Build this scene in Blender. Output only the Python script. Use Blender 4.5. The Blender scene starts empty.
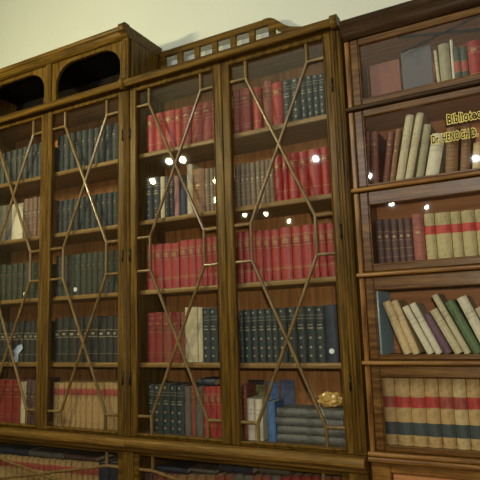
import bpy, bmesh, math, random
from mathutils import Vector, Matrix
random.seed(7)
sc = bpy.context.scene
C = sc.collection
PI = math.pi

# ---------------------------------------------------------------- materials
def nt(name):
    m = bpy.data.materials.new(name); m.use_nodes = True
    t = m.node_tree; t.nodes.clear()
    o = t.nodes.new('ShaderNodeOutputMaterial'); p = t.nodes.new('ShaderNodeBsdfPrincipled')
    t.links.new(p.outputs[0], o.inputs[0])
    return m, t, p
def ramp(t, fac, stops):
    r = t.nodes.new('ShaderNodeValToRGB'); t.links.new(fac, r.inputs[0])
    e = r.color_ramp.elements
    while len(e) < len(stops): e.new(0.5)
    for k, (pos, c) in enumerate(stops): e[k].position = pos; e[k].color = (*c, 1)
    return r.outputs[0]
def coords(t, scale, kind='Object'):
    tc = t.nodes.new('ShaderNodeTexCoord'); mp = t.nodes.new('ShaderNodeMapping')
    mp.inputs['Scale'].default_value = scale
    t.links.new(tc.outputs[kind], mp.inputs[0]); return mp.outputs[0]
def noise(t, vec, scale, detail=4, rough=0.55):
    n = t.nodes.new('ShaderNodeTexNoise'); n.inputs['Scale'].default_value = scale
    n.inputs['Detail'].default_value = detail; n.inputs['Roughness'].default_value = rough
    t.links.new(vec, n.inputs['Vector']); return n.outputs[0]
def bump(t, p, h, s, d=0.002):
    b = t.nodes.new('ShaderNodeBump'); b.inputs['Strength'].default_value = s; b.inputs['Distance'].default_value = d
    t.links.new(h, b.inputs['Height']); t.links.new(b.outputs[0], p.inputs['Normal'])
def wood(name, dark, mid, light, axis='z', rough=0.38, spec=0.14):
    m, t, p = nt(name)
    s = {'z': (1, 1, .06), 'x': (.06, 1, 1), 'y': (1, .06, 1)}[axis]
    v = coords(t, s)
    n1 = noise(t, v, 55, 6, .6); n2 = noise(t, v, 260, 3, .6)
    mx = t.nodes.new('ShaderNodeMath'); mx.operation = 'MULTIPLY_ADD'
    t.links.new(n2, mx.inputs[0]); mx.inputs[1].default_value = .45; t.links.new(n1, mx.inputs[2])
    c = ramp(t, mx.outputs[0], [(.48, dark), (.70, mid), (.95, light)])
    t.links.new(c, p.inputs['Base Color'])
    p.inputs['Roughness'].default_value = rough; p.inputs['Specular IOR Level'].default_value = spec
    bump(t, p, n2, .12)
    return m
def leather(name, c, var=.25, rough=.5, spec=.4, scale=60):
    m, t, p = nt(name)
    v = coords(t, (1, 1, 1))
    oi = t.nodes.new('ShaderNodeObjectInfo')
    n = noise(t, v, scale, 5, .6); n2 = noise(t, v, 9, 2, .5)
    mx = t.nodes.new('ShaderNodeMath'); mx.operation = 'ADD'; t.links.new(n, mx.inputs[0]); t.links.new(n2, mx.inputs[1])
    lo = tuple(x * (1 - var) for x in c); hi = tuple(min(1, x * (1 + var)) for x in c)
    col = ramp(t, mx.outputs[0], [(.7, lo), (1.25, hi)])
    t.links.new(col, p.inputs['Base Color'])
    p.inputs['Roughness'].default_value = rough; p.inputs['Specular IOR Level'].default_value = spec
    bump(t, p, n, .15, .001)
    return m
def plain(name, c, rough=.5, metal=0, spec=.5):
    m, t, p = nt(name)
    v = coords(t, (1, 1, 1)); n = noise(t, v, 40, 3)
    t.links.new(ramp(t, n, [(.3, tuple(x * .85 for x in c)), (.7, tuple(min(1, x * 1.1) for x in c))]), p.inputs['Base Color'])
    p.inputs['Roughness'].default_value = rough; p.inputs['Metallic'].default_value = metal
    p.inputs['Specular IOR Level'].default_value = spec
    return m
def glass(name, tint=(1, 1, 1), wav=.05):
    # thin window glass: see-through with a Fresnel reflection, slightly wavy like old panes
    m = bpy.data.materials.new(name); m.use_nodes = True
    t = m.node_tree; t.nodes.clear()
    o = t.nodes.new('ShaderNodeOutputMaterial'); mix = t.nodes.new('ShaderNodeMixShader')
    tr = t.nodes.new('ShaderNodeBsdfTransparent'); gl = t.nodes.new('ShaderNodeBsdfGlossy')
    tr.inputs[0].default_value = (*tint, 1); gl.inputs['Roughness'].default_value = .02
    fr = t.nodes.new('ShaderNodeFresnel')
    ge = t.nodes.new('ShaderNodeNewGeometry'); ma = t.nodes.new('ShaderNodeMath'); ma.operation = 'MULTIPLY_ADD'   # same reflectance on both faces of the sheet
    t.links.new(ge.outputs['Backfacing'], ma.inputs[0]); ma.inputs[1].default_value = 1 / 1.5 - 1.5; ma.inputs[2].default_value = 1.5
    t.links.new(ma.outputs[0], fr.inputs[0])
    v = coords(t, (1, 1, 1)); n = noise(t, v, 5, 1)
    b = t.nodes.new('ShaderNodeBump'); b.inputs['Strength'].default_value = wav; b.inputs['Distance'].default_value = .01
    t.links.new(n, b.inputs['Height']); t.links.new(b.outputs[0], gl.inputs['Normal'])
    t.links.new(fr.outputs[0], mix.inputs[0]); t.links.new(tr.outputs[0], mix.inputs[1]); t.links.new(gl.outputs[0], mix.inputs[2])
    t.links.new(mix.outputs[0], o.inputs[0])
    return m

OAK = dict(dark=(.020, .010, .002), mid=(.086, .045, .007), light=(.180, .098, .016))
M = {
 'oak_v': wood('golden_oak_upright', **OAK, axis='z'),
 'oak_h': wood('golden_oak_level', **OAK, axis='x'),
 'oak_y': wood('golden_oak_deep', **OAK, axis='y'),
 'in_v': wood('inner_panel_wood', (.23, .090, .026), (.40, .168, .050), (.52, .25, .085), 'z', .6, .25),
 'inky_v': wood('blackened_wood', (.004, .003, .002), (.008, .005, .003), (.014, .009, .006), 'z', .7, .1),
 'in_h': wood('inner_shelf_wood', (.10, .055, .016), (.19, .108, .032), (.28, .17, .055), 'x', .45, .35),
 'oak_waist': wood('lighter_oak_level', (.045, .022, .005), (.135, .070, .014), (.25, .135, .03), 'x', .36, .3),  # lighter oak tone for the waist moulding
 'bar': wood('polished_glazing_bar', (.07, .042, .014), (.15, .092, .032), (.24, .15, .06), 'z', .28, .5),
 'red_v': wood('red_oak_upright', (.045, .017, .005), (.18, .078, .018), (.32, .165, .04), 'z', .3, .4),
 'red_h': wood('red_oak_level', (.045, .017, .005), (.18, .078, .018), (.32, .165, .04), 'x', .3, .4),
 'red_d': wood('red_oak_door', (.03, .011, .003), (.095, .041, .010), (.20, .10, .025), 'x', .3, .4),
 'gilt_dim': plain('darker_gilt', (.11, .09, .055), .5),  # darker gilt tone on the dark slate and olive volumes
 'walnut_v': wood('dark_walnut_upright', (.018, .010, .006), (.040, .022, .011), (.07, .04, .02), 'z', .3),
 'walnut_h': wood('dark_walnut_level', (.018, .010, .006), (.040, .022, .011), (.07, .04, .02), 'x', .3),
 'panel': wood('red_panel_wood', (.25, .10, .038), (.42, .175, .07), (.52, .24, .10), 'x', .4),
 'glass': glass('old_window_glass'),
 'glass_r': glass('section_window_glass', wav=.05),
 'brass': plain('aged_brass', (.25, .17, .06), .4, 1),
 'iron': plain('dark_iron', (.02, .018, .016), .4, .6),
 'gilt': plain('dull_gilt', (.36, .22, .08), .42, .2),
 'gilt_pale': plain('pale_gilt', (.34, .30, .19), .5, .2),
 'ink': plain('black_paint', (.010, .009, .006), .85, 0, .1),
 'goldleaf': plain('gold_leaf_paint', (.72, .56, .10), .4),
 'page': plain('page_paper', (.42, .35, .22), .8),
 'lab_red': leather('red_title_leather', (.34, .035, .025), .35, .5),
 'lab_dull': leather('dull_red_title_leather', (.26, .05, .035), .35, .5),
 'lab_dark': leather('slate_title_leather', (.035, .045, .045), .4, .5),
 'white': plain('white_paper', (.75, .76, .72), .6),
 'blue_white': plain('pale_blue_paper', (.42, .50, .68), .6),
}
KC = {'R1': ((.23, .015, .010), .3), 'R2': ((.16, .018, .013), .3), 'RD': ((.14, .045, .028), .3), 'R3': ((.25, .030, .024), .28), 'T2B': ((.34, .22, .09), .35), 'BLB': ((.36, .52, .62), .12), 'BR': ((.16, .042, .024), .3),
 'BK': ((.018, .018, .02), .4), 'GK': ((.020, .027, .025), .4), 'NV': ((.018, .023, .036), .35), 'TP': ((.15, .105, .065), .25),
 'TPD': ((.13, .07, .04), .25), 'CR': ((.42, .36, .22), .2), 'WH': ((.52, .47, .34), .18), 'BN': ((.17, .085, .035), .3), 'PK': ((.28, .13, .11), .2),
 'GY': ((.085, .075, .06), .3), 'PD': ((.075, .036, .032), .3), 'DB': ((.011, .014, .013), .4), 'OD': ((.026, .027, .014), .4), 'GB': ((.020, .018, .014), .4),
 'TL': ((.30, .19, .075), .3), 'TNB': ((.46, .34, .17), .2), 'OL': ((.26, .23, .14), .2), 'DG': ((.05, .055, .04), .3), 'RB': ((.24, .07, .055), .3),
 'TR': ((.36, .29, .14), .25), 'T2': ((.38, .28, .13), .35), 'PU': ((.10, .05, .07), .25), 'GR': ((.075, .115, .05), .3), 'BL': ((.065, .14, .30), .2),
 'RC': ((.17, .055, .032), .15), 'GC': ((.09, .08, .085), .12), 'BC': ((.13, .19, .24), .15), 'GS': ((.075, .075, .065), .5), 'NC': ((.075, .095, .16), .2), 'MG': ((.16, .17, .06), .6)}
for k, (c, v) in KC.items(): M[k] = leather('binding_' + k.lower(), c, v, rough=.42 if k in ('R1', 'R3') else .55)

# ---------------------------------------------------------------- mesh helpers
class MB:
    def __init__(s): s.bm = bmesh.new()
    def add(s, verts, faces):
        vs = [s.bm.verts.new(v) for v in verts]
        for f in faces:
            try: s.bm.faces.new([vs[i] for i in f])
            except ValueError: pass
        return vs
    def box(s, x0, x1, y0, y1, z0, z1, bev=.002, mat=None):
        b = min(bev, (x1 - x0) * .45, (y1 - y0) * .45, (z1 - z0) * .45)
        X, Y, Z = (x0, x1), (y0, y1), (z0, z1)
        V = []; idx = {}
        for i in (0, 1):
            for j in (0, 1):
                for k in (0, 1):
                    dx, dy, dz = (b if i == 0 else -b), (b if j == 0 else -b), (b if k == 0 else -b)
                    for ax in range(3):
                        v = [X[i], Y[j], Z[k]]
                        if ax != 0: v[0] += dx
                        if ax != 1: v[1] += dy
                        if ax != 2: v[2] += dz
                        idx[i, j, k, ax] = len(V); V.append(v)
        F = []
        for a in (0, 1):
            F.append([idx[a, j, k, 0] for j, k in ((0, 0), (1, 0), (1, 1), (0, 1))])
            F.append([idx[i, a, k, 1] for i, k in ((0, 0), (1, 0), (1, 1), (0, 1))])
            F.append([idx[i, j, a, 2] for i, j in ((0, 0), (1, 0), (1, 1), (0, 1))])
            for c in (0, 1):
                F.append([idx[0, a, c, 1], idx[1, a, c, 1], idx[1, a, c, 2], idx[0, a, c, 2]])
                F.append([idx[a, 0, c, 0], idx[a, 1, c, 0], idx[a, 1, c, 2], idx[a, 0, c, 2]])
                F.append([idx[a, c, 0, 0], idx[a, c, 1, 0], idx[a, c, 1, 1], idx[a, c, 0, 1]])
        for i in (0, 1):
            for j in (0, 1):
                for k in (0, 1): F.append([idx[i, j, k, 0], idx[i, j, k, 1], idx[i, j, k, 2]])
        if mat is not None: V = [mat @ Vector(v) for v in V]
        s.add(V, F); return s
    def extrude_x(s, prof, x0, x1):     # prof: closed list of (y,z)
        n = len(prof)
        V = [(x0, y, z) for y, z in prof] + [(x1, y, z) for y, z in prof]
        s.add(V, [[i, (i + 1) % n, n + (i + 1) % n, n + i] for i in range(n)] + [list(range(n)), list(range(2 * n - 1, n - 1, -1))]); return s
    def extrude_y(s, prof, y0, y1):     # prof: closed list of (x,z)
        n = len(prof)
        V = [(x, y0, z) for x, z in prof] + [(x, y1, z) for x, z in prof]
        s.add(V, [[i, (i + 1) % n, n + (i + 1) % n, n + i] for i in range(n)] + [list(range(n)), list(range(2 * n - 1, n - 1, -1))]); return s
    def strut(s, a, b, w, d, y0):       # rounded glazing bar between (x,z) points, width w, standing d proud of y0 towards the viewer
        a = Vector((a[0], 0, a[1])); b = Vector((b[0], 0, b[1])); t = (b - a).normalized()
        n = Vector((t.z, 0, -t.x)); prof = [(-w / 2, 0), (-w / 2, -.55 * d), (-w * .25, -.92 * d), (0, -d), (w * .25, -.92 * d), (w / 2, -.55 * d), (w / 2, 0)]
        k = len(prof); V = []
        for p in (a - t * w * .2, b + t * w * .2):
            for u, v in prof: V.append(p + n * u + Vector((0, y0 + v, 0)))
        s.add(V, [[i, (i + 1) % k, k + (i + 1) % k, k + i] for i in range(k)] + [list(range(k)), list(range(2 * k - 1, k - 1, -1))]); return s
    def tube(s, pts, r, seg=8):
        pts = [Vector(p) for p in pts]; rings = []
        for i, p in enumerate(pts):
            t = (pts[min(i + 1, len(pts) - 1)] - pts[max(i - 1, 0)]).normalized()
            u = t.orthogonal().normalized(); v = t.cross(u)
            rings.append([s.bm.verts.new(p + (u * math.cos(2 * PI * k / seg) + v * math.sin(2 * PI * k / seg)) * r) for k in range(seg)])
        for a, b in zip(rings, rings[1:]):
            for k in range(seg): s.bm.faces.new([a[k], a[(k + 1) % seg], b[(k + 1) % seg], b[k]])
        s.bm.faces.new(rings[0]); s.bm.faces.new(rings[-1]); return s
    def disc(s, x, z, r, y, th=.001, seg=16):
        return s.extrude_y([(x + r * math.cos(2 * PI * k / seg), z + r * math.sin(2 * PI * k / seg)) for k in range(seg)], y, y + th)
    def build(s, name, mat, parent=None, smooth=False, local=True):
        if parent is not None and local:
            o = parent
            off = Vector((0, 0, 0))
            while o is not None: off += o.location; o = o.parent
            bmesh.ops.translate(s.bm, verts=s.bm.verts, vec=-off)
        bmesh.ops.recalc_face_normals(s.bm, faces=s.bm.faces)
        me = bpy.data.meshes.new(name); s.bm.to_mesh(me); s.bm.free()
        if smooth:
            for p in me.polygons: p.use_smooth = True
        me.materials.append(mat)
        ob = bpy.data.objects.new(name, me); C.objects.link(ob)
        if parent is not None: ob.parent = parent
        return ob
def empty(name, loc, label, cat, group=None):
    o = bpy.data.objects.new(name, None); C.objects.link(o); o.location = loc; o.empty_display_size = .1
    return tag(o, label, cat, group)
def tag(o, label, cat, group=None):
    o['label'] = label; o['category'] = cat
    if group: o['group'] = group
    return o
def struct(o): o['kind'] = 'structure'; return o
def nose(y0, yf, z0, z1, n=8):         # rounded-front moulding profile, back at y0, front at yf
    h = z1 - z0; r = h / 2
    return [(y0, z0)] + [(yf + r * .9 - r * .9 * math.sin(PI * i / n), z0 + r - r * math.cos(PI * i / n)) for i in range(n + 1)] + [(y0, z1)]
def cove(y0, pts): return [(y0, pts[0][1])] + pts + [(y0, pts[-1][1])]
ROWS = [
('ML',1,2.547,[
  ('R1',-1.7231,0.0472,0.206,0),('R1',-1.6705,0.0559,0.204,0),('R1',-1.6063,0.0701,0.201,0),('R1',-1.5494,0.0414,0.199,0),('R2',-1.4997,0.0556,0.198,0),('R2',-1.4404,0.0603,0.198,0),
  ('R2',-1.3808,0.0562,0.198,0),('R2',-1.3322,0.0384,0.198,0),
]),
('ML',2,2.196,[
  ('BK',-1.7343,0.0434,0.223,0),('BK',-1.6887,0.0458,0.22,0),('CR',-1.6513,0.0267,0.216,0),('BK',-1.6237,0.0265,0.212,0),('BK',-1.5948,0.0292,0.209,0),('PK',-1.5647,0.0289,0.205,0),
  ('NV',-1.5275,0.0433,0.203,0),('CR',-1.4873,0.034,0.252,0),('BN',-1.4356,0.0677,0.219,0),('TP',-1.3871,0.0271,0.216,0),('TP',-1.3618,0.0213,0.214,0),('TP',-1.3367,0.0266,0.212,0),
]),
('ML',3,1.845,[
  ('R3',-1.7291,0.0468,0.226,0),('R3',-1.6805,0.0485,0.224,0),('R3',-1.631,0.0483,0.221,0),('R3',-1.5813,0.0492,0.219,0),('R3',-1.5314,0.0483,0.227,0),('R3',-1.4838,0.0447,0.228,0),
  ('R3',-1.4426,0.0356,0.228,0),('R3',-1.4103,0.0268,0.229,0),('R3',-1.3812,0.0293,0.229,0),('R3',-1.351,0.029,0.229,0),
]),
('ML',4,1.493,[
  ('R2',-1.7325,0.046,0.238,0),('R2',-1.6841,0.0488,0.238,0),('BR',-1.6341,0.0491,0.237,0),('R2',-1.5826,0.0517,0.236,0),('BR',-1.5422,0.027,0.236,0),('CR',-1.4929,0.0692,0.257,0),
  ('CR',-1.444,0.0266,0.254,0),('GK',-1.4098,0.0399,0.244,0),('GK',-1.3679,0.042,0.244,0),
]),
('ML',5,1.162,[
  ('GK',-1.7342,0.0302,0.226,0),('GK',-1.6917,0.0527,0.226,0),('GK',-1.6423,0.0443,0.226,0),('GK',-1.6013,0.0356,0.226,0),('GK',-1.5613,0.0425,0.227,0),('GY',-1.5221,0.0341,0.223,0),
  ('BR',-1.4909,0.0265,0.222,0),('GY',-1.4567,0.0398,0.222,0),('R3',-1.419,0.0339,0.223,0),('R3',-1.3841,0.034,0.224,0),('R3',-1.3512,0.0299,0.226,0),
]),
('MR',1,2.547,[
  ('R2',-1.2159,0.0357,0.22,0),('R2',-1.1689,0.0558,0.216,0),('R1',-1.1024,0.043,0.207,0),('BR',-1.049,0.0447,0.226,0),('R1',-0.9998,0.0513,0.209,0),('BK',-0.9512,0.043,0.206,0),
  ('GK',-0.9071,0.0423,0.205,0),('GK',-0.8708,0.0275,0.204,0),('GK',-0.841,0.0295,0.203,0),('GK',-0.8115,0.0268,0.201,0),('GK',-0.7835,0.0265,0.2,0),
]),
('MR',2,2.196,[
  ('TP',-1.2216,0.0276,0.205,0),('TP',-1.1935,0.0263,0.205,0),('TP',-1.1662,0.026,0.204,0),('TP',-1.1392,0.0257,0.203,0),('TP',-1.1129,0.0245,0.203,0),('TP',-1.0887,0.0217,0.202,0),
  ('TP',-1.066,0.0215,0.202,0),('TP',-1.0434,0.0213,0.202,0),('R1',-1.0118,0.0392,0.209,0),('R1',-0.9778,0.0261,0.21,0),('R1',-0.9392,0.0486,0.21,0),('R1',-0.8899,0.0472,0.21,0),
  ('R1',-0.8367,0.0563,0.209,0),('R1',-0.7872,0.0399,0.208,0),
]),
('MR',3,1.845,[
  ('R3',-1.2179,0.0312,0.236,0),('R3',-1.1832,0.0359,0.234,0),('R3',-1.1505,0.0273,0.233,0),('R3',-1.119,0.0335,0.231,0),('R3',-1.0807,0.0409,0.229,0),('R3',-1.0378,0.0427,0.228,0),
  ('R3',-0.9881,0.0542,0.229,0),('R3',-0.936,0.0475,0.229,0),('R3',-0.8871,0.048,0.229,0),('R3',-0.8491,0.0256,0.229,0),('R3',-0.8182,0.0337,0.23,0),('R3',-0.7818,0.0368,0.23,0),
]),
('MR',4,1.493,[
  ('GK',-1.2241,0.0194,0.229,0),('GK',-1.195,0.0368,0.23,0),('GK',-1.1584,0.0343,0.23,0),('GK',-1.1226,0.0353,0.23,0),('GK',-1.088,0.0319,0.231,0),('GK',-1.0578,0.0263,0.231,0),
  ('GK',-1.0225,0.0424,0.231,0),('GK',-0.9791,0.0422,0.232,0),('GK',-0.9358,0.0423,0.232,0),('GK',-0.8919,0.0434,0.233,0),('GK',-0.8485,0.0413,0.233,0),('NV',-0.8002,0.053,0.235,0),
]),
('MR',5,1.162,[
  ('BR',-1.2199,0.0214,0.237,0),('WH',-1.1915,0.0359,0.174,0),('WH',-1.1525,0.0402,0.174,0),('BL',-1.0916,0.0369,0.165,0),
]),
('LR',1,2.547,[
  ('DB',-2.3662,0.0423,0.216,0),('DB',-2.3214,0.0456,0.215,0),('DB',-2.2753,0.045,0.215,0),('DB',-2.2298,0.0443,0.214,0),('DB',-2.1849,0.0437,0.213,0),('DB',-2.1406,0.0431,0.213,0),
  ('DB',-2.0969,0.0425,0.212,0),('DB',-2.0538,0.0419,0.211,0),('DB',-2.0112,0.0413,0.211,0),('DB',-1.964,0.0511,0.21,0),
]),
('LR',2,2.196,[
  ('DB',-2.3636,0.0376,0.183,0),('DB',-2.3234,0.041,0.183,0),('DB',-2.2818,0.0405,0.183,0),('DB',-2.2388,0.0436,0.183,0),('DB',-2.1964,0.0394,0.183,0),('DB',-2.1563,0.0389,0.183,0),
  ('DB',-2.1149,0.042,0.183,0),('DB',-2.074,0.0379,0.183,0),('DB',-2.0354,0.0374,0.183,0),('DB',-1.9973,0.0369,0.183,0),('DB',-1.9579,0.0399,0.183,0),
]),
('LR',3,1.845,[
  ('OD',-2.3598,0.0446,0.226,0),('OD',-2.3146,0.044,0.225,0),('OD',-2.27,0.0434,0.224,0),('OD',-2.226,0.0428,0.224,0),('OD',-2.1826,0.0422,0.223,0),('OD',-2.1415,0.0381,0.222,0),
  ('OD',-2.1027,0.0376,0.222,0),('OD',-2.0627,0.0406,0.221,0),('OD',-2.0231,0.0366,0.22,0),('OD',-1.9874,0.0328,0.22,0),('OD',-1.9538,0.0324,0.219,0),
]),
('LR',4,1.493,[
  ('GB',-2.3592,0.0513,0.236,0),('GB',-2.3067,0.0519,0.236,0),('GB',-2.252,0.0554,0.235,0),('GB',-2.2008,0.0452,0.234,0),('GB',-2.1514,0.0515,0.234,0),('GB',-2.0993,0.0506,0.233,0),
  ('GB',-2.0448,0.0565,0.232,0),('GB',-1.9944,0.0423,0.232,0),('GB',-1.9547,0.0351,0.231,0),
]),
('LR',5,1.162,[
  ('TL',-2.3677,0.0321,0.224,0),('TL',-2.3293,0.0427,0.224,0),('TL',-2.2834,0.0471,0.225,0),('TL',-2.2424,0.033,0.225,0),('TL',-2.2079,0.034,0.226,0),('TL',-2.172,0.0357,0.226,0),
  ('TL',-2.1324,0.0414,0.226,0),('TL',-2.0886,0.0442,0.227,0),('TL',-2.0484,0.0343,0.227,0),('TL',-2.0133,0.0339,0.228,0),('TL',-1.9822,0.0264,0.228,0),('TL',-1.9524,0.0312,0.229,0),
]),
('LL',1,2.547,[
  ('DB',-2.9184,0.0543,0.201,0),('DB',-2.864,0.0535,0.2,0),('DB',-2.8103,0.0527,0.199,0),('DB',-2.7574,0.0519,0.2,0),('DB',-2.7074,0.0468,0.202,0),('DB',-2.6603,0.0462,0.203,0),
  ('DB',-2.6158,0.0413,0.205,0),('DB',-2.574,0.0408,0.207,0),('DB',-2.5327,0.0403,0.208,0),
]),
('LL',2,2.196,[
  ('GY',-2.8923,0.0531,0.224,0),('GY',-2.8345,0.0611,0.222,0),('GY',-2.7775,0.0514,0.219,0),('WH',-2.7045,0.0931,0.217,0),('TPD',-2.6372,0.0409,0.233,0),('TPD',-2.5977,0.0363,0.234,0),
  ('TPD',-2.5607,0.0359,0.235,0),('TPD',-2.5262,0.0315,0.235,0),
]),
('LL',3,1.845,[
  ('OD',-2.8656,0.0519,0.211,0),('OD',-2.8154,0.0468,0.21,0),('OD',-2.7681,0.0461,0.209,0),('OD',-2.7193,0.0497,0.208,0),('OD',-2.6691,0.049,0.207,0),('OD',-2.6216,0.0442,0.206,0),
  ('OD',-2.5768,0.0436,0.205,0),('OD',-2.5326,0.043,0.204,0),
]),
('LL',4,1.493,[
  ('GB',-2.8399,0.0507,0.227,0),('GB',-2.7887,0.0499,0.227,0),('GB',-2.7423,0.0409,0.226,0),('GB',-2.6966,0.0486,0.226,0),('GB',-2.6495,0.0438,0.226,0),('GB',-2.605,0.0432,0.225,0),
  ('GB',-2.563,0.0387,0.225,0),('GB',-2.5216,0.0421,0.224,0),
]),
('LL',5,1.162,[
  ('R2',-2.8112,0.0747,0.232,0),('R2',-2.7403,0.0649,0.232,0),('R2',-2.6729,0.0676,0.233,0),('CR',-2.6165,0.0427,0.222,0),('PD',-2.5772,0.0343,0.234,0),('PD',-2.542,0.034,0.234,0),
  ('PD',-2.5091,0.0298,0.235,0),
]),
('BL',1,0.775,[
  ('TL',-2.8207,0.0486,0.209,0),('TL',-2.7713,0.0479,0.211,0),('TL',-2.7245,0.0432,0.213,0),('TL',-2.6804,0.0427,0.214,0),('TL',-2.6369,0.0421,0.214,0),('TL',-2.5939,0.0416,0.215,0),
  ('TL',-2.5515,0.041,0.215,0),('TL',-2.5096,0.0405,0.216,0),('TL',-2.4683,0.04,0.216,0),('TL',-2.4275,0.0394,0.217,0),('TL',-2.3872,0.0389,0.217,0),('TL',-2.3474,0.0385,0.218,0),
  ('TL',-2.3081,0.038,0.218,0),('TL',-2.2693,0.0375,0.219,0),('TL',-2.231,0.037,0.22,0),('TL',-2.1931,0.0366,0.221,0),('TL',-2.1557,0.0361,0.222,0),('TL',-2.1188,0.0357,0.223,0),
  ('TL',-2.0823,0.0353,0.224,0),('NV',-2.0333,0.0606,0.227,0),('NV',-1.9691,0.0657,0.231,0),
]),
('BM',1,0.775,[
  ('PD',-1.7681,0.0227,0.196,0),('PD',-1.7431,0.0254,0.198,0),('PD',-1.7167,0.0252,0.2,0),('BR',-1.6835,0.0393,0.202,0),('BR',-1.6435,0.0387,0.205,0),
  ('BR',-1.6041,0.0382,0.208,0),('BN',-1.5598,0.0486,0.211,0),('BN',-1.5107,0.0478,0.215,0),('BN',-1.4598,0.0522,0.219,0),('BN',-1.4072,0.0512,0.224,0),('BR',-1.3581,0.0451,0.228,0),
  ('BR',-1.3125,0.0444,0.231,0),('GY',-1.2652,0.0485,0.235,0),('GY',-1.2163,0.0476,0.239,0),('BR',-1.1706,0.042,0.243,0),('BR',-1.1281,0.0413,0.246,0),('GY',-1.084,0.0452,0.25,0),
  ('R2',-1.0384,0.0444,0.253,0),('R2',-0.9935,0.0436,0.257,0),('R2',-0.9473,0.0472,0.261,0),('R2',-0.9041,0.0377,0.264,0),('BR',-0.8616,0.0455,0.268,0),('BR',-0.8178,0.0406,0.271,0),
]),
('SA',1,2.548,[
  ('DG',-0.221,0.0258,0.165,0),('DG',-0.1948,0.0241,0.159,0),('R1',-0.1561,0.0483,0.173,0),
]),
('SA',2,2.548,[
  ('OL',-.2662,.0415,.190,0),
  ('CR',-0.2947,0.0119,0.174,-1.5),('WH',-0.239,0.0105,0.201,0.9),
]),
('SB',1,2.190,[
  ('RD',-0.6068,0.0151,0.249,2.9),('RD',-0.5766,0.0293,0.242,2.5),('RD',-0.5373,0.0244,0.229,10),('BN',-0.5109,0.0201,0.236,10.9),('CR',-0.4808,0.0312,0.288,12.8),('CR',-0.4462,0.0287,0.29,13.9),
  ('OL',-0.4036,0.0283,0.234,13),('WH',-0.356,0.0493,0.184,13.7),('BN',-0.2815,0.0453,0.198,6.4),('BN',-0.2325,0.0336,0.196,7),('TNB',-0.1883,0.0363,0.121,7.6),
]),
('SC',1,1.870,[
  ('PD',-0.5731,0.028,0.192,0),('PD',-0.5435,0.0289,0.19,0),('PD',-0.5137,0.0285,0.187,0),('PD',-0.4862,0.0243,0.185,0),('PD',-0.4586,0.0286,0.183,0),('RB',-0.4199,0.0455,0.194,0),
  ('TR',-0.3759,0.0398,0.193,0),('TR',-0.3269,0.0556,0.191,0),('TR',-0.2793,0.037,0.189,0),('TR',-0.2355,0.0478,0.188,0),('TR',-0.1926,0.0356,0.186,0),
]),
('SD',1,1.520,[
  ('BLB',-0.6035,0.018,0.255,0),
  ('TNB',-0.4952,0.0307,0.216,-19.3),('TNB',-0.4633,0.0267,0.219,-19.2),('WH',-0.4098,0.025,0.2,-24.7),('WH',-0.3797,0.0248,0.21,-24.1),('PU',-0.3463,0.0296,0.163,-25.4),('CR',-0.309,0.0283,0.182,-25.9),
  ('CR',-0.2782,0.0226,0.244,-24.6),('GR',-0.2429,0.0325,0.211,-24),('WH',-0.201,0.0355,0.222,-21.9),('CR',-0.1615,0.0288,0.179,-21.8),
]),
('SE',1,1.185,[
  ('T2',-0.5838,0.0498,0.264,0),('T2',-0.529,0.0581,0.265,0),('T2',-0.472,0.0544,0.266,0),('T2',-0.4192,0.0495,0.266,0),('T2',-0.3693,0.0484,0.267,0),('T2',-0.3206,0.0473,0.267,0),
  ('T2',-0.2721,0.048,0.268,0),
]),
]
TEXTS = [('Biblioteca', -0.27, 2.392, 0.05, 0.132), ('Dr. HENOCH D.', -0.333, 2.325, 0.044, 0.164)]
# ---------------------------------------------------------------- setting
WALL_Y = .33
m, t, p = nt('painted_plaster'); v = coords(t, (1, 1, 1)); n = noise(t, v, 2.2, 4)
t.links.new(ramp(t, n, [(.3, (.62, .64, .56)), (.7, (.65, .67, .59))]), p.inputs['Base Color']); p.inputs['Roughness'].default_value = .8
bump(t, p, noise(t, v, 180, 3), .08); M['wall'] = m
M['ceil'] = plain('ceiling_paint', (.30, .31, .26), .9)
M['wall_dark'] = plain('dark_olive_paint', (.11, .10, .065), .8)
b = MB(); b.box(-5.2, 2.2, WALL_Y, WALL_Y + .12, 0, 4.1, .001); struct(b.build('wall_back', M['wall']))
m = wood('floor_boards', (.06, .03, .012), (.12, .065, .025), (.18, .1, .04), 'x', .35); M['floor'] = m
b = MB(); b.box(-5.2, 2.2, -6.5, WALL_Y + .12, -.1, 0, .001); struct(b.build('floor', m))
b = MB(); b.box(-5.2, 2.2, -6.5, WALL_Y + .12, 4.1, 4.2, .001); struct(b.build('ceiling', M['ceil']))
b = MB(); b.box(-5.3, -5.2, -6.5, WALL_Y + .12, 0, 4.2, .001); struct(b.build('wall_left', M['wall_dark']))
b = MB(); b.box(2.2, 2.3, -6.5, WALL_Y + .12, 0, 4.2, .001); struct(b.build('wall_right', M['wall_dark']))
b = MB(); b.box(-5.3, 2.3, -6.6, -6.5, 0, 4.2, .001); struct(b.build('wall_front', M['wall_dark']))

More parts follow.
